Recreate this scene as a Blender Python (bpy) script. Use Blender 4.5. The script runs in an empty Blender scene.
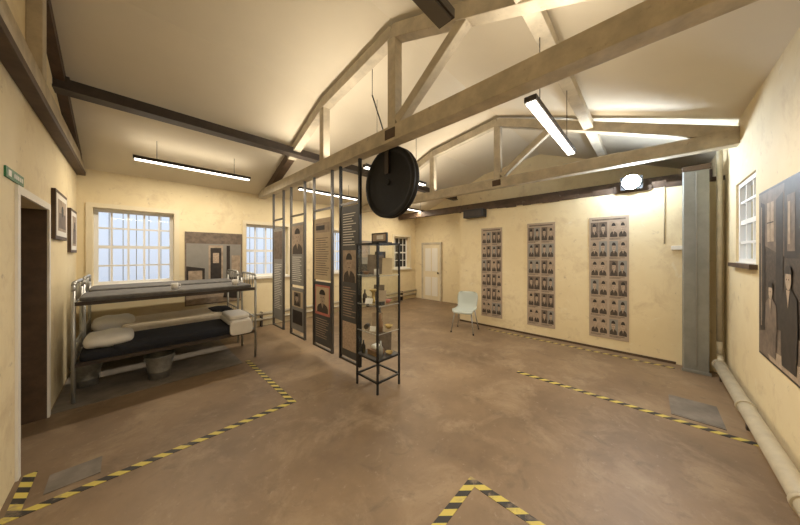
import bpy, bmesh, math, random
from mathutils import Vector, Matrix
random.seed(4)
sc=bpy.context.scene
H=1.6
# ---------------- materials ----------------
def mat(name,c,rough=.7,metal=0,noise=0,scale=4,c2=None,bump=0,emit=0,spec=None,detail=6):
    m=bpy.data.materials.new(name); m.use_nodes=True
    nt=m.node_tree; b=nt.nodes['Principled BSDF']
    b.inputs['Base Color'].default_value=(*c,1); b.inputs['Roughness'].default_value=rough
    b.inputs['Metallic'].default_value=metal
    if spec is not None: b.inputs['Specular IOR Level'].default_value=spec
    if emit:
        b.inputs['Emission Color'].default_value=(*c,1); b.inputs['Emission Strength'].default_value=emit
    if noise or c2:
        if c2 is None: c2=tuple(max(0,x*(1-noise)) for x in c)
        geo=nt.nodes.new('ShaderNodeNewGeometry')
        n=nt.nodes.new('ShaderNodeTexNoise'); n.inputs['Scale'].default_value=scale; n.inputs['Detail'].default_value=detail
        n.inputs['Roughness'].default_value=.62
        nt.links.new(geo.outputs['Position'],n.inputs['Vector'])
        r=nt.nodes.new('ShaderNodeValToRGB'); r.color_ramp.elements[0].position=.35; r.color_ramp.elements[1].position=.65
        r.color_ramp.elements[0].color=(*c2,1); r.color_ramp.elements[1].color=(*c,1)
        nt.links.new(n.outputs['Fac'],r.inputs['Fac']); nt.links.new(r.outputs['Color'],b.inputs['Base Color'])
        if bump:
            bp=nt.nodes.new('ShaderNodeBump'); bp.inputs['Strength'].default_value=bump; bp.inputs['Distance'].default_value=.02
            nt.links.new(n.outputs['Fac'],bp.inputs['Height']); nt.links.new(bp.outputs['Normal'],b.inputs['Normal'])
    return m
def overlay(m,cc,s2,lo,hi,amt,dist=0):
    nt=m.node_tree; b=nt.nodes['Principled BSDF']
    geo=nt.nodes.new('ShaderNodeNewGeometry'); n=nt.nodes.new('ShaderNodeTexNoise'); n.inputs['Scale'].default_value=s2; n.inputs['Detail'].default_value=9
    n.inputs['Roughness'].default_value=.7; n.inputs['Distortion'].default_value=dist
    nt.links.new(geo.outputs['Position'],n.inputs['Vector'])
    r=nt.nodes.new('ShaderNodeValToRGB'); r.color_ramp.elements[0].position=lo; r.color_ramp.elements[1].position=hi
    r.color_ramp.elements[0].color=(0,0,0,1); r.color_ramp.elements[1].color=(amt,amt,amt,1)
    nt.links.new(n.outputs['Fac'],r.inputs['Fac'])
    mx=nt.nodes.new('ShaderNodeMixRGB'); mx.inputs['Color2'].default_value=(*cc,1)
    src=b.inputs['Base Color'].links[0].from_socket
    nt.links.new(r.outputs['Color'],mx.inputs['Fac']); nt.links.new(src,mx.inputs['Color1']); nt.links.new(mx.outputs['Color'],b.inputs['Base Color'])
    return m
M_wall=mat('wall_plaster',(.80,.69,.46),.75,c2=(.74,.62,.39),scale=1.3,bump=.12)
overlay(M_wall,(.58,.45,.27),2.6,.52,.70,.65,.4); overlay(M_wall,(.40,.31,.21),8,.61,.70,.6,.6); overlay(M_wall,(.82,.76,.62),5,.62,.68,.5,.8)
M_ceil=mat('ceiling_paint',(.74,.67,.54),.9,noise=.05,scale=1.2)
M_floor=mat('floor_concrete',(.265,.182,.108),.48,c2=(.145,.095,.056),scale=.75,bump=.12,detail=12)
overlay(M_floor,(.36,.27,.175),2.2,.50,.72,.65,.5); overlay(M_floor,(.10,.07,.045),4.5,.56,.72,.55,1.0); overlay(M_floor,(.38,.30,.22),15,.60,.70,.45,.3); overlay(M_floor,(.09,.065,.045),38,.62,.70,.5)
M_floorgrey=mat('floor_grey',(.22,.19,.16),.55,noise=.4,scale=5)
M_wood=mat('painted_timber',(.60,.53,.41),.65,noise=.28,scale=6,bump=.2)
overlay(M_wood,(.30,.23,.16),14,.60,.7,.6,.5)
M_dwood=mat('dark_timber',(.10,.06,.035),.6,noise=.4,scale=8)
M_steel=mat('dark_steel',(.05,.037,.03),.5,noise=.3,scale=9)
M_black=mat('black_metal',(.012,.012,.013),.4,spec=.5)
M_wheel=mat('black_cast_iron',(.010,.010,.011),.55,noise=.4,scale=20,spec=.35)
M_hub=mat('hub_metal',(.12,.11,.10),.35,.7)
M_white=mat('white_paint',(.80,.77,.70),.5)
M_glassframe=mat('window_paint',(.80,.79,.76),.5)
M_door=mat('brown_door',(.15,.085,.045),.5,noise=.2,scale=6)
M_creamdoor=mat('cream_door',(.76,.67,.48),.5,noise=.06)
M_grey=mat('grey_duct',(.27,.275,.26),.45,.2,noise=.2,scale=5)
M_pipe=mat('pipe_paint',(.52,.46,.34),.5,noise=.2,scale=8)
M_tube=mat('bed_tube',(.42,.42,.40),.35,.6)
M_navy=mat('navy_blanket',(.022,.025,.035),.95,noise=.3,scale=30)
M_greymatt=mat('grey_mattress',(.17,.165,.16),.9,noise=.3,scale=20)
M_beige=mat('beige_blanket',(.66,.57,.43),.95,noise=.12,scale=15)
M_linen=mat('white_linen',(.85,.83,.80),.9,noise=.06,scale=12)
M_galv=mat('galvanised',(.42,.43,.43),.35,.6,noise=.3,scale=18)
M_plastic=mat('chair_plastic',(.46,.50,.46),.45)
M_chrome=mat('chair_leg',(.35,.35,.35),.3,.8)
M_poster=mat('poster_paper',(.44,.35,.265),.6,noise=.12,scale=6)
M_ph1=mat('photo_light',(.46,.355,.26),.6,noise=.35,scale=14)
M_ph2=mat('photo_mid',(.20,.15,.115),.6,noise=.45,scale=12)
M_ph3=mat('photo_dark',(.040,.03,.025),.6,noise=.5,scale=14)
M_coat=mat('photo_coat',(.085,.063,.048),.6,noise=.5,scale=40)
M_ph4=mat('photo_face',(.54,.41,.30),.6,noise=.35,scale=45)
M_pgrey=mat('panel_grey',(.27,.255,.23),.55,noise=.1,scale=8)
M_pdark=mat('panel_charcoal',(.085,.082,.08),.5,noise=.15,scale=8)
M_ptan=mat('panel_tan',(.58,.46,.30),.55,noise=.12,scale=8)
M_pink=mat('panel_pink',(.56,.18,.14),.55,noise=.2,scale=12)
M_green=mat('exit_green',(.02,.16,.06),.5)
M_signw=mat('sign_white',(.8,.8,.75),.5)
M_lampon=mat('lamp_diffuser',(1,.93,.80),.5,emit=6)
M_lampoff=mat('lamp_diffuser_unlit',(.12,.11,.10),.4)
M_lampdim=mat('lamp_body_trim',(.6,.55,.45),.5)
M_spot=mat('spot_led',(.80,.90,1),.5,emit=250)
M_brown=mat('artefact_brown',(.22,.12,.06),.6); M_brass=mat('artefact_brass',(.5,.36,.14),.35,.8)
def glassmat():
    m=bpy.data.materials.new('clear_glass'); m.use_nodes=True; nt=m.node_tree; nt.nodes.clear()
    o=nt.nodes.new('ShaderNodeOutputMaterial'); t=nt.nodes.new('ShaderNodeBsdfTransparent'); g=nt.nodes.new('ShaderNodeBsdfGlossy')
    t.inputs[0].default_value=(.96,.98,.97,1); g.inputs['Roughness'].default_value=.03
    x=nt.nodes.new('ShaderNodeMixShader'); x.inputs[0].default_value=.07; nt.links.new(t.outputs[0],x.inputs[1]); nt.links.new(g.outputs[0],x.inputs[2]); nt.links.new(x.outputs[0],o.inputs[0])
    return m
M_glass=glassmat()
def tapemat():
    m=mat('hazard_tape',(.8,.6,.05),.5); nt=m.node_tree; b=nt.nodes['Principled BSDF']
    g=nt.nodes.new('ShaderNodeNewGeometry'); s=nt.nodes.new('ShaderNodeSeparateXYZ'); nt.links.new(g.outputs['Position'],s.inputs[0])
    a=nt.nodes.new('ShaderNodeMath'); a.operation='ADD'; nt.links.new(s.outputs[0],a.inputs[0]); nt.links.new(s.outputs[1],a.inputs[1])
    k=nt.nodes.new('ShaderNodeMath'); k.operation='MULTIPLY'; k.inputs[1].default_value=8.5; nt.links.new(a.outputs[0],k.inputs[0])
    f=nt.nodes.new('ShaderNodeMath'); f.operation='FRACT'; nt.links.new(k.outputs[0],f.inputs[0])
    h=nt.nodes.new('ShaderNodeMath'); h.operation='GREATER_THAN'; h.inputs[1].default_value=.5; nt.links.new(f.outputs[0],h.inputs[0])
    x=nt.nodes.new('ShaderNodeMixRGB'); x.inputs[1].default_value=(.56,.46,.10,1); x.inputs[2].default_value=(.025,.022,.02,1)
    nt.links.new(h.outputs[0],x.inputs[0]); nt.links.new(x.outputs[0],b.inputs['Base Color'])
    overlay(m,(.24,.18,.12),7,.55,.66,.75,.5); return m
M_tape=tapemat()
# ---------------- builder ----------------
class B:
    def __init__(s,name): s.bm=bmesh.new(); s.mats=[]; s.name=name
    def mi(s,m):
        if m not in s.mats: s.mats.append(m)
        return s.mats.index(m)
    def face(s,pts,m,smooth=False):
        vs=[s.bm.verts.new(p) for p in pts]; f=s.bm.faces.new(vs); f.material_index=s.mi(m); f.smooth=smooth; return f
    def hexa(s,p,m):
        v=[s.bm.verts.new(q) for q in p]; i=s.mi(m)
        for a in ((0,3,2,1),(4,5,6,7),(0,1,5,4),(1,2,6,5),(2,3,7,6),(3,0,4,7)):
            f=s.bm.faces.new([v[k] for k in a]); f.material_index=i
    def box(s,x0,x1,y0,y1,z0,z1,m):
        x0,x1=sorted((x0,x1)); y0,y1=sorted((y0,y1)); z0,z1=sorted((z0,z1))
        s.hexa([(x0,y0,z0),(x1,y0,z0),(x1,y1,z0),(x0,y1,z0),(x0,y0,z1),(x1,y0,z1),(x1,y1,z1),(x0,y1,z1)],m)
    def beam(s,p0,p1,w,h,m,up=(0,0,1)):
        p0=Vector(p0);p1=Vector(p1);d=(p1-p0).normalized();up=Vector(up)
        a=d.cross(up)
        if a.length<.01: a=d.cross(Vector((1,0,0)))
        a.normalize(); c=a.cross(d).normalized(); a*=w/2; c*=h/2
        s.hexa([p0-a-c,p0+a-c,p0+a+c,p0-a+c,p1-a-c,p1+a-c,p1+a+c,p1-a+c],m)
    def cyl(s,p0,p1,r,m,seg=12,r2=None):
        p0=Vector(p0);p1=Vector(p1); s.lathe(p0,p1-p0,[(0,0),(r,0),(r if r2 is None else r2,(p1-p0).length),(0,(p1-p0).length)],m,seg)
    def lathe(s,o,axis,prof,m,seg=24,smooth=True):
        o=Vector(o); d=Vector(axis).normalized(); a=d.cross(Vector((0,0,1)))
        if a.length<.01: a=Vector((1,0,0))
        a.normalize(); c=d.cross(a); i=s.mi(m); rings=[]
        for r,h in prof:
            if r<=1e-6: rings.append([s.bm.verts.new(o+d*h)])
            else: rings.append([s.bm.verts.new(o+d*h+(a*math.cos(t)+c*math.sin(t))*r) for t in [2*math.pi*k/seg for k in range(seg)]])
        for A,C in zip(rings,rings[1:]):
            for k in range(seg):
                n=(k+1)%seg
                if len(A)==1 and len(C)==1: continue
                if len(A)==1: q=[A[0],C[k],C[n]]
                elif len(C)==1: q=[A[k],C[0],A[n]]
                else: q=[A[k],C[k],C[n],A[n]]
                f=s.bm.faces.new(q); f.material_index=i
                f.smooth=smooth and not(len(A)==1 or len(C)==1)
    def tube(s,pts,r,m,seg=8):
        pts=[Vector(p) for p in pts]
        for a,b in zip(pts,pts[1:]):
            if (b-a).length>1e-5: s.cyl(a,b,r,m,seg)
    def soft(s,c,sz,m,n=.35,wr=.0,seg=28,rot=0,seed=0):
        i=s.mi(m); R=Matrix.Rotation(rot,3,'Z'); rings=[]
        sg=lambda v,e: math.copysign(abs(v)**e,v)
        N=14
        for j in range(N+1):
            ph=-math.pi/2+math.pi*j/N; ring=[]
            for k in range(seg):
                th=2*math.pi*k/seg
                p=Vector((sz[0]*sg(math.cos(ph),n)*sg(math.cos(th),n),sz[1]*sg(math.cos(ph),n)*sg(math.sin(th),n),sz[2]*sg(math.sin(ph),n*1.8)))
                w=wr*math.sin(p.x*31+seed)*math.cos(p.y*23+seed*2)
                p.z+=w
                ring.append(s.bm.verts.new(R@p+Vector(c)))
            rings.append(ring)
        for A,C in zip(rings,rings[1:]):
            for k in range(seg):
                f=s.bm.faces.new([A[k],A[(k+1)%seg],C[(k+1)%seg],C[k]]); f.material_index=i; f.smooth=True
    def done(s,bevel=0,mods=None):
        me=bpy.data.meshes.new(s.name); bmesh.ops.recalc_face_normals(s.bm,faces=s.bm.faces); s.bm.to_mesh(me); s.bm.free()
        for m in s.mats: me.materials.append(m)
        o=bpy.data.objects.new(s.name,me); sc.collection.objects.link(o)
        if bevel:
            b=o.modifiers.new('bevel','BEVEL'); b.width=bevel; b.segments=2; b.limit_method='ANGLE'
        return o
class Flat:
    def __init__(s,b,f): s.b=b; s.f=f
    def rect(s,a0,a1,b0,b1,m,l=1): s.b.face([s.f(a0,b0,l),s.f(a1,b0,l),s.f(a1,b1,l),s.f(a0,b1,l)],m)
    def ell(s,ca,cb,ra,rb,m,l=2,n=14,t0=0,t1=360):
        s.b.face([s.f(ca+ra*math.cos(math.radians(t0+(t1-t0)*k/n)),cb+rb*math.sin(math.radians(t0+(t1-t0)*k/n)),l) for k in range(n+(0 if t1-t0==360 else 1))],m)
    def poly(s,pts,m,l=2): s.b.face([s.f(a,b,l) for a,b in pts],m)
    def portrait(s,a0,a1,b0,b1,bg,l=2,face=None,coat=None,det=False):
        w=a1-a0;h=b1-b0; sh=random.uniform(-.05,.05); ca=(a0+a1)/2+sh*w; face=face or M_ph4; coat=coat or M_coat
        s.rect(a0,a1,b0,b1,bg,l)
        s.poly([(ca-.43*w,b0),(ca+.43*w,b0),(ca+.42*w,b0+.18*h),(ca+.34*w,b0+.28*h),(ca+.14*w,b0+.36*h),(ca-.14*w,b0+.36*h),(ca-.34*w,b0+.28*h),(ca-.42*w,b0+.18*h)],coat,l+1)
        s.poly([(ca-.10*w,b0+.36*h),(ca+.10*w,b0+.36*h),(ca+.01*w,b0+.16*h)],M_ph1,l+2)
        s.ell(ca,b0+.60*h,.21*w,.28*h,face,l+2)
        s.ell(ca,b0+.72*h,.23*w,.19*h,M_ph3,l+3,t0=-5,t1=185)
        for e in (-.09,.09): s.ell(ca+e*w,b0+.60*h,.035*w,.018*h,M_ph3,l+3,8)
        s.ell(ca,b0+.46*h,.06*w,.015*h,M_coat,l+3,8)
        s.poly([(ca-.02*w,b0+.6*h),(ca+.035*w,b0+.51*h),(ca-.035*w,b0+.51*h)],M_ph1,l+3)
# ---------------- room ----------------
XL,XE,YR,YW=-.56,7.32,-.72,6.25
XP,YP=5.5,3.29
prof=[(YR-.1,3.08),(2.05,4.17),(3.55,3.97),(YW+.1,2.87)]
def zc(y):
    for (a,za),(b,zb) in zip(prof,prof[1:]):
        if a<=y<=b: return za+(zb-za)*(y-a)/(b-a)
def wall(name,axis,c0,c1,a0,a1,z0,z1,holes,m=M_wall):
    b=B(name)
    def bx(p,q,r,t):
        if q-p<1e-4 or t-r<1e-4: return
        if axis=='y': b.box(p,q,c0,c1,r,t,m)
        else: b.box(c0,c1,p,q,r,t,m)
    cur=a0
    for h0,h1,hz0,hz1 in sorted(holes):
        bx(cur,h0,z0,z1); bx(h0,h1,z0,hz0); bx(h0,h1,hz1,z1); cur=h1
    bx(cur,a1,z0,z1); return b.done()
WINS=[(-.40,.56,1.1,2.33),(1.73,2.63,1.1,2.25),(3.6,4.45,1.1,2.25),(6.2,7.0,1.1,2.2)]
wall('wall_back','y',YW,YW+.3,XL-.2,XE+.2,0,3.1,WINS)
wall('wall_left','x',XL-.2,XL,YR-.2,YW,0,4.4,[(3.27,4.24,0,2.03)])
wall('wall_right','y',YR-.2,YR,XL,XE+.2,0,3.3,[(4.1,4.9,1.5,2.4)])
wall('wall_end','x',XE,XE+.2,YR,YW,0,4.4,[])
wall('wall_partition','x',XP,XP+.2,YR,YP,0,2.60,[])
wall('wall_partition_return','y',YP-.2,YP,XP+.2,XE,0,2.60,[])
b=B('floor'); b.box(XL-1.6,XE+.2,YR-.2,YW+.3,-.1,0,M_floor); b.done()
b=B('ceiling')
for (ya,za),(yb,zb) in zip(prof,prof[1:]):
    b.hexa([(XL-.2,ya,za),(XE+.2,ya,za),(XE+.2,yb,zb),(XL-.2,yb,zb),(XL-.2,ya,za+.1),(XE+.2,ya,za+.1),(XE+.2,yb,zb+.1),(XL-.2,yb,zb+.1)],M_ceil)
b.done()
b=B('wall_hall'); b.box(XL-1.6,XL-1.5,2.6,5,0,2.4,M_wall); b.box(XL-1.5,XL-.2,4.9,5,0,2.4,M_wall); b.box(XL-1.5,XL-.2,2.6,2.7,0,2.4,M_wall); b.box(XL-1.6,XL-.2,2.6,5,2.4,2.5,M_ceil); b.done()
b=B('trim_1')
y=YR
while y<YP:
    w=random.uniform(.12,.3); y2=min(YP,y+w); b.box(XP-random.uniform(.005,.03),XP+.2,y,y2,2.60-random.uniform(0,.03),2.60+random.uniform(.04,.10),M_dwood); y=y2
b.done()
b=B('loft_deck_shade'); b.box(XP+.2,XE,YR,YP-.2,2.5,2.6,M_steel); b.box(XE-.06,XE,YR,YP,2.6,3.1,M_pdark); b.done()  # loft deck, plus charcoal panel on end wall standing in for recess shade
b=B('tie_beam'); b.box(6.4,6.55,YR+.01,YW-.01,2.78,2.95,M_dwood); b.done(.006)
b=B('trim_2'); b.box(XP-.012,XP,YR+.45,YP,0,.035,M_dwood); b.done()
b=B('junction_box'); b.box(XP-.18,XP-.002,2.62,3.1,2.42,2.6,M_black); b.box(XP-.19,XP-.18,2.66,3.06,2.45,2.57,M_steel); b.done(.006)
# ---------------- trusses ----------------
def truss(name,x0,x1,mleft):
    b=B(name)
    def seg(ya,za,yb,zb,t,m,xi=.0):
        d=Vector((0,yb-ya,zb-za)).normalized(); n=Vector((0,-d.z,d.y))*t/2
        P=[(x0+xi,ya,za),(x1-xi,ya,za),(x1-xi,yb,zb),(x0+xi,yb,zb)]
        b.hexa([Vector(p)-n for p in P]+[Vector(p)+n for p in P],m)
    b.box(x0,x1,YR,YW,2.83,3.0,M_wood)
    pts=[(YR+.02,2.96),(2.05,4.05),(3.55,3.85),(YW-.35,2.93)]
    seg(*pts[0],*pts[1],.14,M_wood,.012); seg(*pts[1],*pts[2],.14,M_wood,.012)
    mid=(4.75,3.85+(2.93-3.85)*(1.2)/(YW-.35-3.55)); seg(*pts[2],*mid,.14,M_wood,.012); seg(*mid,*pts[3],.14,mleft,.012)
    b.box(x0+.02,x1-.02,1.99,2.11,3.0,4.03,M_wood); b.box(x0+.02,x1-.02,3.49,3.61,3.0,3.83,M_wood)
    seg(1.98,3.04,1.15,3.66,.10,M_wood,.025)
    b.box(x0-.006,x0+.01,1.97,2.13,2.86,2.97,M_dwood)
    return b.done(.006)
truss('roof_truss',1.97,2.12,M_dwood); truss('roof_truss',4.70,4.84,M_wood)
b=B('roof_truss')
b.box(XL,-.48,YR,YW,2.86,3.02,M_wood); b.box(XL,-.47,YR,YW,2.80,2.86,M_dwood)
b.box(XL,-.48,3.48,3.62,3.02,3.8,M_wood); b.box(XL,-.48,1.98,2.12,3.02,4.0,M_wood)
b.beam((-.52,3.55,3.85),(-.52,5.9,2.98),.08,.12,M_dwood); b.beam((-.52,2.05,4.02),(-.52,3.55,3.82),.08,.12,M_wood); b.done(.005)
b=B('ceiling_purlin'); b.box(XL,XE,4.49,4.60,3.36,3.47,M_steel); b.box(XL,XE,4.46,4.63,3.34,3.365,M_steel)
for x in (-.5,2.05,4.77): b.box(x-.05,x+.05,4.5,4.6,3.46,3.50,M_steel)
b.done()
b=B('ceiling_purlin'); b.box(XL,XE,.60,.72,3.45,3.56,M_wood); b.done(.005)
# ---------------- windows ----------------
def window(n,mp,a0,a1,z0,z1,cols,rows,arch=True,dark=False,dp=.14):
    b=B('window_%d'%n)
    def bx(p,q,d0,d1,r,t,m):
        A=mp(p,d0,r);C=mp(q,d1,t); b.box(A[0],C[0],A[1],C[1],A[2],C[2],m)
    fr=.05
    bx(a0,a0+fr,dp,dp+.06,z0,z1,M_glassframe); bx(a1-fr,a1,dp,dp+.06,z0,z1,M_glassframe)
    bx(a0+fr,a1-fr,dp,dp+.06,z0,z0+fr,M_glassframe); bx(a0+fr,a1-fr,dp,dp+.06,z1-fr,z1,M_glassframe)
    for i in range(1,cols):
        c=a0+(a1-a0)*i/cols; bx(c-.013,c+.013,dp+.01,dp+.04,z0+fr,z1-fr,M_glassframe)
    for i in range(1,rows):
        c=z0+(z1-z0)*i/rows; w=.025 if i==rows//2 else .013; bx(a0+fr,a1-fr,dp+.008,dp+.045,c-w,c+w,M_glassframe)
    if dark: bx(a0+.02,a1-.02,dp+.024,dp+.028,z0+.02,z1-.02,M_black)
    else: b.face([mp(a0+.02,dp+.026,z0+.02),mp(a1-.02,dp+.026,z0+.02),mp(a1-.02,dp+.026,z1-.02),mp(a0+.02,dp+.026,z1-.02)],M_glass)
    bx(a0-.06,a1+.06,-.05,.0,z0-.045,z0,M_white if arch else M_dwood); bx(a0,a1,0,dp,z0-.0,z0+.012,M_white)
    if arch:
        bx(a0-.07,a0,-.018,0,z0,z1+.07,M_creamdoor); bx(a1,a1+.07,-.018,0,z0,z1+.07,M_creamdoor); bx(a0,a1,-.018,0,z1,z1+.07,M_creamdoor)
    for i in range(1,6):
        c=a0+(a1-a0)*i/6; 
        if dp>.1: bx(c-.005,c+.005,.27,.28,z0,z1,M_tube)
    return b.done()
for i,w in enumerate(WINS):
    window(i+1,lambda a,d,z:(a,YW+d,z),*w,5 if i==0 else 4,4,True,i==3)
window(5,lambda a,d,z:(a,YR-d,z),4.1,4.9,1.5,2.4,3,4,False,dp=.02)
# ---------------- doors ----------------
b=B('door_1')
b.box(XL-.18,XL-1.05,4.19,4.235,.01,2.0,M_door)
b.box(XL-.28,XL-.6,4.18,4.19,.2,.9,M_dwood); b.box(XL-.28,XL-.6,4.18,4.19,1.1,1.85,M_dwood)
b.cyl((XL-.95,4.19,1.02),(XL-.95,4.13,1.02),.012,M_galv); b.cyl((XL-.95,4.135,1.02),(XL-.85,4.135,1.02),.01,M_galv)
b.done()
b=B('trim_3'); b.box(XL-.2,XL+.015,4.24,4.30,0,2.09,M_white); b.box(XL,XL+.015,3.21,3.27,0,2.09,M_white); b.box(XL,XL+.015,3.27,4.24,2.03,2.09,M_white); b.box(XL-.2,XL,4.235,4.24,0,2.03,M_dwood); b.done()
b=B('door_2')
y0,y1=5.12,5.85; xe=XE-.004
b.box(xe-.04,xe,y0,y1,0.005,1.93,M_creamdoor); b.box(xe-.06,xe,y0-.06,y0,0,2.0,M_wood); b.box(xe-.06,xe,y1,y1+.06,0,2.0,M_wood); b.box(xe-.06,xe,y0,y1,1.93,2.0,M_wood)
for (p,q) in ((.15,.8),(1.0,1.8)):
    b.box(xe-.05,xe-.04,y0+.1,y0+.34,p,q,M_white); b.box(xe-.05,xe-.04,y1-.34,y1-.1,p,q,M_white)
b.lathe((xe-.04,y0+.06,.95),(-1,0,0),[(.012,0),(.012,.03),(.028,.04),(.028,.06),(0,.07)],M_black,12); b.done()
# ---------------- lamps ----------------
WARM=(1,.88,.70)
def lamp(x0,x1,y,z,e=30,lit=True,up=2):
    b=B('pendant_strip_light')
    b.box(x0,x1,y-.045,y+.045,z+.012,z+.055,M_steel); b.box(x0+.015,x1-.015,y-.035,y+.035,z,z+.012,M_lampon if lit else M_lampoff)
    b.box(x0+.03,x1-.03,y-.03,y+.03,z+.055,z+.06,M_lampdim)
    for x in (x0+.25,x1-.25): b.cyl((x,y,z+.055),(x,y,zc(y)+.01),.004,M_steel,6)
    b.done()
    for k,en in ((0,e),(1,up)):
        if en<=0: continue
        L=bpy.data.lights.new('strip_light','AREA'); L.shape='RECTANGLE'; L.size=x1-x0-.05; L.size_y=.06; L.color=WARM
        L.energy=en; o=bpy.data.objects.new('strip_light_source',L); sc.collection.objects.link(o)
        o.location=((x0+x1)/2,y,z+(.075 if k else -.01)); o.rotation_euler=(math.pi if k else 0,0,0)
lamp(.03,1.53,5.3,2.95,36); lamp(2.45,3.95,5.3,2.95); lamp(5.2,6.7,5.3,2.95)
lamp(2.18,3.68,.68,2.79,38,up=2.5); lamp(-.40,1.08,.72,2.72,26,False,1.5)  # second fitting is unlit; its area lights are added as unseen fill
lamp(2.45,3.9,3.1,2.9,26)
for x in (2.05,4.77):  # made-up strips and up-facing lights on the chords, added to brighten the ceiling
    b=B('added_fill_strip')
    for (p,q) in ((.3,1.0),(2.2,3.4),(3.7,4.6)): b.box(x-.03,x+.03,p,q,3.001,3.02,M_lampdim)
    b.done()
    for (p,q,en) in ((.3,1.0,5),(2.2,3.4,12),(3.7,4.6,8)):
        L=bpy.data.lights.new('added_ceiling_fill','AREA'); L.shape='RECTANGLE'; L.size=.06; L.size_y=q-p; L.energy=en; L.color=WARM
        o=bpy.data.objects.new('added_ceiling_fill_source',L); o.location=(x,(p+q)/2,3.03); o.rotation_euler=(math.pi,0,0); sc.collection.objects.link(o)
b=B('floodlight')
b.box(5.38,5.44,.08,.34,2.60,2.80,M_black); b.lathe((5.38,.21,2.71),(-1,0,0),[(0,0),(.06,0),(.112,.02),(.112,.024),(.06,.012)],M_black,24)
b.lathe((5.358,.21,2.71),(-1,0,0),[(.11,0),(.085,.03),(.05,.046),(0,.052)],M_spot,24); b.box(5.44,5.52,.19,.23,2.66,2.69,M_black); b.done()
L=bpy.data.lights.new('flood','POINT'); L.energy=34; L.color=(.72,.85,1); L.shadow_soft_size=.04; o=bpy.data.objects.new('floodlight_source',L); o.location=(5.20,.21,2.70); sc.collection.objects.link(o)
# ---------------- column, pipes ----------------
b=B('duct_column'); b.box(5.27,5.495,-.56,-.33,0.0,2.79,M_grey); b.box(5.25,5.27,-.58,-.31,0,.04,M_grey); b.box(5.255,5.27,-.575,-.315,2.72,2.79,M_dwood); b.box(5.255,5.27,-.45,-.44,.1,2.7,M_pgrey); b.done(.006)
b=B('heating_pipe')
b.tube([(5.36,-.655,2.95),(5.36,-.655,.45),(5.33,-.655,.28),(5.2,-.65,.2)],.028,M_pipe,12)
b.cyl((5.2,-.63,.2),(-.45,-.63,.2),.055,M_pipe,20)
for x in (5.15,3.9,2.6,1.2): b.cyl((x-.02,-.63,.2),(x+.02,-.63,.2),.065,M_pipe,20); b.box(x-.02,x+.02,-.67,-.63,0,.15,M_steel)
b.done()
b=B('heating_pipe'); b.cyl((1.6,6.17,.28),(7.25,6.17,.28),.035,M_pipe,12); b.cyl((1.6,6.17,.16),(7.25,6.17,.16),.035,M_pipe,12)
for x in (2,3.5,5,6.5): b.box(x,x+.03,6.14,6.24,0,.32,M_steel)
b.done()
b=B('wall_switch'); b.box(XP-.03,XP-.001,-.33,-.22,1.66,1.72,M_white); b.done(.004)
b=B('cable_conduit'); b.cyl((XP-.01,-.15,1.75),(XP-.01,-.15,2.6),.006,M_pipe,6); b.done()
# ---------------- portrait posters ----------------
XQ=XP-.003
def pposter(yl,yr,z0,z1,rows):
    b=B('portrait_poster'); b.box(XQ-.008,XQ,yr,yl,z0,z1,M_poster)
    F=Flat(b,lambda a,c,l:(XQ-.008-.0012*l,yl-a,z0+c)); W=yl-yr; Hh=z1-z0
    rh=(Hh-.10)/rows
    for r in range(rows):
        for c in range(2):
            a0=.022+c*(W/2-.008); a1=a0+W/2-.036; c0=.03+r*rh+.048
            c1=c0+rh-.065
            mid=(a0+a1)/2
            F.portrait(a0,mid-.002,c0,c1,random.choice([M_ph1,M_ph2,M_pgrey]),1)
            F.portrait(mid+.002,a1,c0,c1,random.choice([M_ph2,M_ph1,M_pgrey]),1)
            F.rect(a0,a1-.03,c0-.024,c0-.014,M_ph2); F.rect(a0,a1-.08,c0-.041,c0-.032,M_ph2)
    F.rect(.04,W-.04,Hh-.06,Hh-.035,M_ph2)
    b.done()
pposter(2.74,2.27,.22,2.17,6); pposter(1.766,1.275,.2,2.2,6); pposter(.758,.242,.2,2.22,6)
# right wall big photo
YQ=YR+.003
b=B('photo_mural'); b.box(2.0,3.92,YQ,YQ+.012,.72,2.14,M_ph3)
F=Flat(b,lambda a,c,l:(3.92-a,YQ+.012+.0012*l,.72+c))
F.rect(.02,1.9,.02,1.40,M_coat)
F.poly([(.02,.98),(.62,.86),(.62,1.40),(.02,1.40)],M_ph2,2); F.rect(.62,1.9,.85,1.40,M_ph3,2)
F.poly([(.02,.02),(1.9,.02),(1.9,.25),(.62,.33),(.02,.20)],M_ph2,2); F.poly([(.3,.02),(1.4,.02),(.9,.14),(.2,.10)],M_ph1,3)
F.poly([(.07,.22),(.18,.24),(.18,1.3),(.07,1.33)],M_ph3,3); F.poly([(.09,.26),(.105,.26),(.105,1.28),(.09,1.29)],M_ph1,4)
F.rect(.24,.40,.98,1.3,M_ph1,3); F.rect(.315,.325,.98,1.3,M_ph3,4); F.rect(.24,.40,1.13,1.14,M_ph3,4)
F.poly([(.45,.30),(.60,.31),(.60,1.34),(.45,1.3)],M_ph3,3)
for i in range(5): F.rect(.68+i*.25,.82+i*.25,.9,1.3,M_ph2,3); F.rect(.70+i*.25,.74+i*.25,.95,1.25,M_ph1,4)
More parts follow.
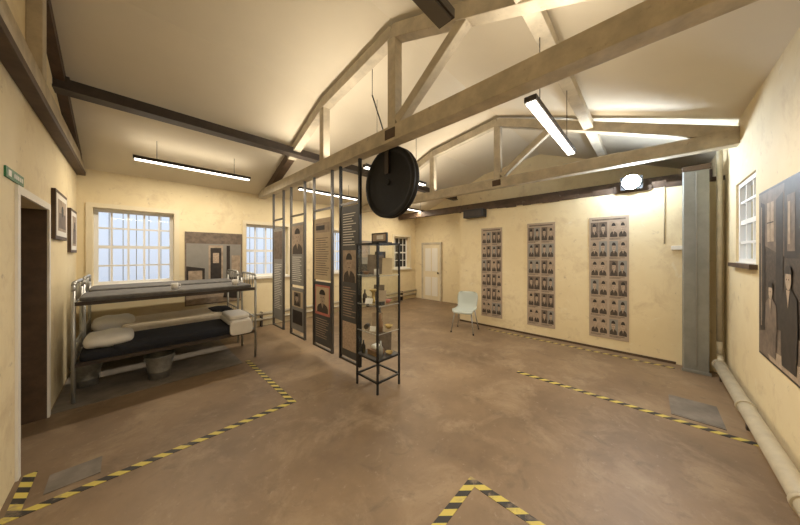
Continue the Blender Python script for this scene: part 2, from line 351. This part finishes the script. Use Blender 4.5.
for i,(a,h) in enumerate(((.20,.66),(.56,.80),(.98,.92),(1.42,1.02))):
    w_=.28+.04*i
    F.poly([(a+.03,.06),(a+w_-.03,.06),(a+w_,h*.45),(a+w_*.95,h*.72),(a+w_*.62,h*.8),(a+w_*.38,h*.8),(a+w_*.05,h*.72),(a,h*.45)],M_ph3 if i%2 else M_ph2,5+i)
    F.ell(a+w_/2,h*.88,w_*.17,h*.10,M_ph1,6+i); F.ell(a+w_/2,h*.93,w_*.2,h*.07,M_ph3,7+i,t0=-5,t1=185)
    F.poly([(a+w_*.4,h*.78),(a+w_*.6,h*.78),(a+w_*.5,h*.62)],M_ph1,7+i)
    for e in (-.06,.06): F.ell(a+w_*(.5+e),h*.875,w_*.025,h*.008,M_ph3,8+i,8)
b.done()
# back wall photo
YB=YW-.003
b=B('cell_photo_poster'); b.box(.71,1.65,YB-.01,YB,.62,2.02,M_ph2)
F=Flat(b,lambda a,c,l:(.71+a,YB-.01-.0015*l,.62+c))
F.rect(.02,.92,.35,1.38,M_pgrey); F.poly([(.02,.02),(.92,.02),(.92,.35),(.02,.35)],M_ph1,1)
F.rect(.0,.94,1.18,1.4,M_ph2,2)
F.rect(.36,.60,.35,1.15,M_ph1,2); F.rect(.39,.57,.37,1.1,M_ph3,3); F.rect(.43,.53,.8,1.0,M_ph4,4)
F.poly([(.02,.3),(.3,.38),(.3,.7),(.02,.75)],M_ph3,2); F.rect(.05,.26,.45,.66,M_ph1,3)
F.rect(.66,.72,.35,1.15,M_ph3,3); F.rect(.75,.9,.6,.95,M_ph1,3); F.poly([(.6,.1),(.9,.05),(.9,.5),(.68,.5)],M_ph3,3)
b.done()
def framed(y0,y1,z0,z1):
    b=B('framed_picture'); b.box(XL,XL+.03,y0,y1,z0,z1,M_dwood); b.box(XL+.03,XL+.032,y0+.035,y1-.035,z0+.035,z1-.035,M_white)
    F=Flat(b,lambda a,c,l:(XL+.032+.001*l,y0+a,z0+c)); w=y1-y0;h=z1-z0
    F.rect(.1,w-.1,.09,h-.09,M_ph1,1); F.rect(.15,w-.15,.12,h*.55,M_ph2,2); F.ell(w*.5,h*.6,w*.1,h*.12,M_ph3,3); b.done()
framed(4.42,5.12,1.76,2.28); framed(5.42,5.95,1.62,2.2)
b=B('exit_sign'); b.box(XL,XL+.01,2.98,3.38,2.10,2.17,M_green); b.box(XL+.01,XL+.012,3.02,3.08,2.115,2.155,M_signw)
for k in range(5): b.box(XL+.01,XL+.012,3.14+k*.045,3.165+k*.045,2.12,2.15,M_signw)
b.done()
# ---------------- hanging panels ----------------
def panel(y0,y1,kind):
    b=B('hanging_display_panel'); X=2.06; zb=.14; zt=2.83
    for y in (y0,y1): b.box(X-.018,X+.018,y-.016,y+.016,zb,zt,M_black if kind==0 else M_hub)
    b.box(X-.015,X+.015,y0,y1,zb,zb+.03,M_hub); b.box(X-.015,X+.015,y0,y1,2.27,2.30,M_hub)
    W=y1-y0
    def board(c0,c1,m): b.box(X-.008,X+.008,y0+.016,y1-.016,c0,c1,m)
    F=Flat(b,lambda a,c,l:(X-.008-.0015*l,y1-a,c))
    def text(c0,c1,m,a0=.07,a1=None,st=.035):
        a1=a1 or W-.07; c=c1
        while c>c0: F.rect(a0,a1-random.uniform(0,.12),c-.011,c,m,1); c-=st
    if kind==0:
        board(.2,2.25,M_pdark); text(1.72,2.15,M_white); F.portrait(.07,W-.07,1.22,1.65,M_ph1); text(.75,1.15,M_ph1); F.rect(.06,W-.06,.3,.68,M_ph4)
    if kind==1:
        board(1.2,2.15,M_ptan); text(1.28,1.85,M_ph2); F.rect(.06,W-.06,1.93,2.08,M_ph1,1); F.rect(.08,W-.2,1.97,2.04,M_ph3,2)
        board(.2,1.17,M_pdark); F.rect(.05,W-.05,.66,1.12,M_pink); F.portrait(.08,W-.08,.7,1.09,M_ptan,2); text(.3,.6,M_ph1)
    if kind==2:
        board(1.05,2.15,M_pgrey); F.portrait(.05,W-.05,1.6,2.1,M_ph1,1); text(1.12,1.55,M_white); board(.25,1.0,M_pgrey); F.rect(.06,W-.06,.66,.94,M_ptan,1); F.rect(.08,W-.08,.36,.6,M_ph3,1); F.portrait(.14,W-.14,.68,.92,M_ph2,2)
    if kind==3:
        board(.3,2.1,M_pgrey); F.rect(.05,W-.05,1.5,2.05,M_ph2,1); text(.5,1.4,M_white)
    b.done()
panel(2.70,3.14,0); panel(3.36,3.90,1); panel(4.22,4.76,2); panel(5.1,5.6,3)
b=B('display_board'); b.box(4.75,5.5,YB-.02,YB,.9,2.0,M_pgrey); F=Flat(b,lambda a,c,l:(4.75+a,YB-.02-.0015*l,.9+c)); F.rect(.05,.33,.6,1.05,M_ph1); F.rect(.38,.7,.5,1.05,M_ptan); F.rect(.05,.7,.08,.4,M_ph3); b.done()
# ---------------- wheel ----------------
b=B('winch_wheel'); c=Vector((2.15,2.27,2.46)); R=.425
b.lathe(c,(1,0,0),[(0,.0),(.2,.004),(.34,.012),(.365,.006),(.375,-.004),(R-.006,-.004),(R,.004),(R,.02),(.40,.03),(.40,.05),(R,.06),(R,.08),(.1,.08),(0,.08)],M_wheel,64)
b.lathe(c+Vector((-.018,0,0)),(1,0,0),[(0,0),(.03,0),(.036,.008),(.036,.02)],M_wheel,20)
b.box(2.122,2.139,2.24,2.30,2.56,3.0,M_steel); b.cyl((2.14,2.27,2.46),(2.29,2.27,2.46),.025,M_steel,12); b.box(2.25,2.28,2.23,2.31,2.4,2.98,M_steel); b.box(2.12,2.28,2.23,2.31,2.96,2.99,M_steel); b.done()
b=B('winch_rod'); b.tube([(2.14,2.3,3.0),(2.14,2.5,3.5),(2.14,2.55,3.62)],.009,M_black); b.tube([(2.14,2.55,3.62),(2.14,2.55,zc(2.55)+.01)],.004,M_black); b.done()
# ---------------- display cabinet ----------------
b=B('glass_display_cabinet'); x0,x1,y0,y1=1.94,2.31,2.22,2.62; t=.02; zt=1.73; zb=.36
for x in (x0,x1-t):
    for y in (y0,y1-t): b.box(x,x+t,y,y+t,0,zt,M_black)
for z in (zt-t,zb,.12):
    b.box(x0,x1,y0,y0+t,z,z+t,M_black); b.box(x0,x1,y1-t,y1,z,z+t,M_black); b.box(x0,x0+t,y0,y1,z,z+t,M_black); b.box(x1-t,x1,y0,y1,z,z+t,M_black)
b.box(x0+t,x1-t,y0+t,y1-t,zb+.005,zb+.02,M_pdark)
zs=[zb+.02,.68,1.0,1.35]
def pane(p): b.face(p,M_glass)
for z in zs[1:]:
    pane([(x0+t,y0+t,z),(x1-t,y0+t,z),(x1-t,y1-t,z),(x0+t,y1-t,z)]); b.box(x0+.004,x0+.012,y0+t,y1-t,z-.008,z,M_tube); b.box(x0+t,x1-t,y0+.004,y0+.012,z-.008,z,M_tube)
for xx in (x0+.01,x1-.01): pane([(xx,y0+t,zb+t),(xx,y1-t,zb+t),(xx,y1-t,zt-t),(xx,y0+t,zt-t)])
for yy in (y0+.01,y1-.01): pane([(x0+t,yy,zb+t),(x1-t,yy,zb+t),(x1-t,yy,zt-t),(x0+t,yy,zt-t)])
pane([(x0+t,y0+t,zt-.01),(x1-t,y0+t,zt-.01),(x1-t,y1-t,zt-.01),(x0+t,y1-t,zt-.01)])
b.box(x0-.008,x0,y0+.02,y0+.03,1.0,1.08,M_galv)
def card(cx,cy,z,w,h,m): b.beam((cx,cy,z),(cx+.03,cy+.02,z+h),w,.004,m,up=(-.8,-.6,0)); 
def bottle(x,y,z,s,m): b.lathe((x,y,z),(0,0,1),[(0,0),(.025*s,0),(.026*s,.09*s),(.010*s,.12*s),(.009*s,.16*s),(0,.16*s)],m,14)
def bowl(x,y,z,s,m): b.lathe((x,y,z),(0,0,1),[(0,0),(.02*s,0),(.045*s,.035*s),(.042*s,.035*s),(0,.008)],m,16)
for i,z in enumerate(zs):
    z+=.001
    if i==0:
        b.box(2.02,2.16,2.34,2.50,z,z+.06,M_brown); bottle(2.05,2.29,z,1.2,M_galv); b.soft((2.1,2.43,z+.085),(.05,.04,.026),M_linen); card(2.23,2.44,z,.2,.22,M_ph2); bottle(2.0,2.55,z,1,M_black); bowl(2.18,2.28,z,1.1,M_brass)
    if i==1:
        bottle(2.06,2.31,z,1.3,M_brown); card(2.14,2.46,z,.14,.18,M_ph1); bowl(2.22,2.33,z,1.2,M_brass); card(2.0,2.38,z,.07,.05,M_linen); b.cyl((2.0,2.5,z+.03),(2.07,2.55,z+.03),.03,M_steel); bottle(2.24,2.52,z,1.5,M_pdark)
    if i==2:
        card(2.08,2.32,z,.12,.16,M_poster); b.lathe((2.1,2.48,z),(0,0,1),[(0,0),(.05,0),(.05,.02),(.02,.03),(.02,.12),(.06,.16),(0,.17)],M_brass,16); bowl(2.2,2.33,z,1.1,M_pink); card(1.99,2.44,z,.09,.06,M_linen); card(2.22,2.52,z,.14,.2,M_ph2); bottle(2.02,2.55,z,1,M_steel); b.box(2.02,2.08,2.25,2.29,z,z+.04,M_black)
    if i==3:
        card(2.1,2.45,z,.2,.24,M_ph2); card(2.14,2.28,z,.12,.2,M_ptan); b.lathe((2.03,2.34,z),(0,0,1),[(0,0),(.03,0),(.03,.07),(.027,.07),(.027,.01),(0,.01)],M_linen,14); card(2.22,2.5,z,.14,.28,M_ph3); bowl(2.02,2.52,z,1.1,M_brown)
b.done()
b=B('cabinet_top_frame'); b.box(2.13,2.15,2.27,2.55,1.741,1.86,M_black); b.box(2.128,2.13,2.29,2.53,1.76,1.845,M_ph1); b.box(2.127,2.128,2.33,2.45,1.78,1.83,M_white); b.box(2.10,2.18,2.23,2.61,1.731,1.741,M_black); b.done()
# ---------------- beds ----------------
def bunk(Y0,Y1,X0,X1,kind):
    b=B('bunk_bed')
    for x in (X0,X1):
        pts=[(x,Y0,0),(x,Y0,1.2),(x,Y0+.02,1.26),(x,Y0+.06,1.285),(x,Y1-.06,1.285),(x,Y1-.02,1.26),(x,Y1,1.2),(x,Y1,0)]
        b.tube(pts,.017,M_tube,10)
        for z in (.42,.62,1.06): b.cyl((x,Y0,z),(x,Y1,z),.011,M_tube)
        for k in range(1,5):
            y=Y0+(Y1-Y0)*k/5; b.cyl((x,y,.62),(x,y,.42),.006,M_tube,6); b.cyl((x,y,1.06),(x,y,1.285),.006,M_tube,6)
    for y in (Y0,Y1):
        for z in (.40,1.06): b.box(X0,X1,y-.012,y+.012,z-.02,z+.022,M_steel); 
    n=14
    for z in (.40,1.06):
        for k in range(1,n): x=X0+(X1-X0)*k/n; b.box(x-.012,x+.012,Y0,Y1,z,z+.006,M_steel)
    b.soft(((X0+X1)/2,(Y0+Y1)/2,1.10),((X1-X0)/2-.03,(Y1-Y0)/2-.02,.028),M_greymatt,.15)
    b.soft(((X0+X1)/2,(Y0+Y1)/2,.455),((X1-X0)/2-.03,(Y1-Y0)/2-.01,.05),M_greymatt if kind else M_navy,.15)
    if kind==0:
        b.soft((X0+1.0,(Y0+Y1)/2,.49),(.72,(Y1-Y0)/2+.005,.045),M_navy,.15,.004)
        b.soft((X0+.25,(Y0+Y1)/2+.03,.57),(.21,.28,.075),M_linen,.5,.008,seed=1)
        b.soft((X1-.2,(Y0+Y1)/2-.05,.575),(.15,.34,.04),M_linen,.3,.005,seed=2); b.soft((X1-.2,(Y0+Y1)/2-.05,.645),(.14,.28,.035),M_linen,.3,.005,seed=3)
        b.soft((X1-.2,Y0-.025,.50),(.15,.018,.10),M_linen,.3,.004,seed=6)
    else:
        b.soft((X0+.95,(Y0+Y1)/2,.52),(.62,(Y1-Y0)/2+.005,.07),M_beige,.15,.004)
        b.soft((X0+.26,(Y0+Y1)/2,.59),(.22,.28,.09),M_linen,.5,.008,seed=4)
        b.soft((X1-.2,(Y0+Y1)/2,.55),(.16,.3,.06),M_navy,.3,.005,seed=5)
    b.done()
bunk(4.44,5.14,-.42,1.36,0); bunk(5.38,6.08,-.42,1.36,1)
def mug(x,y,z):
    b=B('enamel_mug'); b.lathe((x,y,z),(0,0,1),[(0,0),(.036,0),(.038,.08),(.035,.08),(.033,.006),(0,.006)],M_linen,18)
    b.tube([(x+.037,y,z+.065),(x+.06,y,z+.06),(x+.06,y,z+.03),(x+.037,y,z+.018)],.005,M_linen,6); b.done()
mug(.42,4.62,1.128); mug(1.12,4.6,1.128)
def bucket(x,y,r=.15,h=.29):
    b=B('metal_bucket'); k=r/.15
    b.lathe((x,y,0.004),(0,0,1),[(0,.012),(.1*k,.012),(.1*k,0),(.104*k,0),(.112*k,h*.3),(.116*k,h*.31),(.114*k,h*.34),(r-.004,h-.01),(r+.004,h),(r,h+.004),(r-.008,h-.008),(.1*k-.002,.02),(0,.02)],M_galv,32)
    b.tube([(x+r*math.cos(t),y-.03-.08*math.sin(t),h-.01-.09*math.sin(t)) for t in [math.pi*q/12 for q in range(13)]],.004,M_galv,6); b.done()
bucket(.27,4.60); bucket(-.36,4.95,.13,.27)
# ---------------- chair ----------------
def chair(cx,cy,ang):
    b=B('plastic_chair'); R=Matrix.Rotation(ang,3,'Z'); T=lambda x,y,z: R@Vector((x,y,z))+Vector((cx,cy,0))
    prof=[(.22,.40),(.215,.425),(.19,.44),(.1,.435),(0,.425),(-.1,.425),(-.16,.44),(-.195,.48),(-.215,.55),(-.235,.63),(-.25,.70),(-.262,.76),(-.268,.785),(-.275,.79)]
    wid=[.18,.20,.215,.22,.22,.215,.21,.20,.205,.215,.215,.20,.17,.14]; n=12; g=[]
    for (x,z),w in zip(prof,wid):
        row=[]
        for k in range(n+1):
            s=-1+2*k/n; up=.035*abs(s)**3 
            if z<.45 and x<.2: p=T(x,w*s,z+up)
            else: p=T(x+up*(1 if z>.45 else 0),w*s,z)
            row.append(p)
        g.append(row)
    i=b.mi(M_plastic)
    for off in (0,.008):
        V=[[b.bm.verts.new(p-Vector((0,0,off))+R@Vector((-off,0,0))) for p in r] for r in g]
        for A,C in zip(V,V[1:]):
            for k in range(n): f=b.bm.faces.new([A[k],A[k+1],C[k+1],C[k]]); f.material_index=i; f.smooth=True
        if off==0: V0=V
    for A,C in ((V0[0],V[0]),(V0[-1],V[-1]),([r[0] for r in V0],[r[0] for r in V]),([r[-1] for r in V0],[r[-1] for r in V])):
        for k in range(len(A)-1): f=b.bm.faces.new([A[k],A[k+1],C[k+1],C[k]]); f.material_index=i
    for s in (-1,1):
        b.tube([T(.23,s*.225,0),T(.16,s*.17,.40),T(.10,s*.15,.418),T(-.08,s*.15,.412),T(-.14,s*.17,.40),T(-.25,s*.225,0)],.011,M_chrome,8)
        b.cyl(T(.23,s*.225,0),T(.227,s*.223,.03),.014,M_black,8); b.cyl(T(-.25,s*.225,0),T(-.247,s*.223,.03),.014,M_black,8)
    b.cyl(T(.1,-.15,.412),T(.1,.15,.412),.01,M_chrome,8); b.cyl(T(-.08,-.15,.408),T(-.08,.15,.408),.01,M_chrome,8); b.done()
chair(4.84,2.78,math.radians(195))
# ---------------- floor markings ----------------
def tape(x0,x1,y0,y1):
    b=B('hazard_tape'); b.box(x0,x1,y0,y1,0,.003,M_tape); b.done()
w=.06
tape(XL+.02,1.25,2.76,2.76+w); tape(1.19,1.25,2.76+w,4.35); tape(XL+.03,XL+.09,2.82,3.25)
tape(.2,1.70,.87,.87+w); tape(1.64,1.70,.0,.87); tape(3.62,3.68,-.70,1.3); tape(5.27,5.31,-.25,2.5)
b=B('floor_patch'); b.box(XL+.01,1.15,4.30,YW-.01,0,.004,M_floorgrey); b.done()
b=B('floor_hatch'); b.box(3.75,4.25,-.5,-.15,0,.006,M_floorgrey); b.box(3.77,4.23,-.48,-.17,.006,.008,M_floorgrey); b.done()
b=B('floor_hatch'); b.box(-.40,-.15,2.9,3.12,0,.005,M_floorgrey); b.done()
# ---------------- world ----------------
wd=bpy.data.worlds.new('sky'); sc.world=wd; wd.use_nodes=True; nt=wd.node_tree; bg=nt.nodes['Background']
tc=nt.nodes.new('ShaderNodeTexCoord'); sp=nt.nodes.new('ShaderNodeSeparateXYZ'); nt.links.new(tc.outputs['Generated'],sp.inputs[0])
r=nt.nodes.new('ShaderNodeValToRGB'); mr=nt.nodes.new('ShaderNodeMapRange'); mr.inputs[1].default_value=-.25; mr.inputs[2].default_value=.35
nt.links.new(sp.outputs[2],mr.inputs[0]); nt.links.new(mr.outputs[0],r.inputs[0])
r.color_ramp.elements[0].color=(.36,.37,.42,1); r.color_ramp.elements[1].color=(.72,.83,1,1)
e=r.color_ramp.elements.new(.45); e.color=(.57,.63,.76,1)
nt.links.new(r.outputs[0],bg.inputs[0]); bg.inputs[1].default_value=1.4
# ---------------- camera ----------------
cd=bpy.data.cameras.new('cam'); cd.sensor_width=36; cd.lens=260/800*36; cd.shift_y=-8.5/800; cd.clip_start=.02
co=bpy.data.objects.new('camera',cd); sc.collection.objects.link(co); co.location=(0,0,H); co.rotation_euler=(math.pi/2,0,-math.radians(46.1)); sc.camera=co
sc.view_settings.view_transform='Standard'
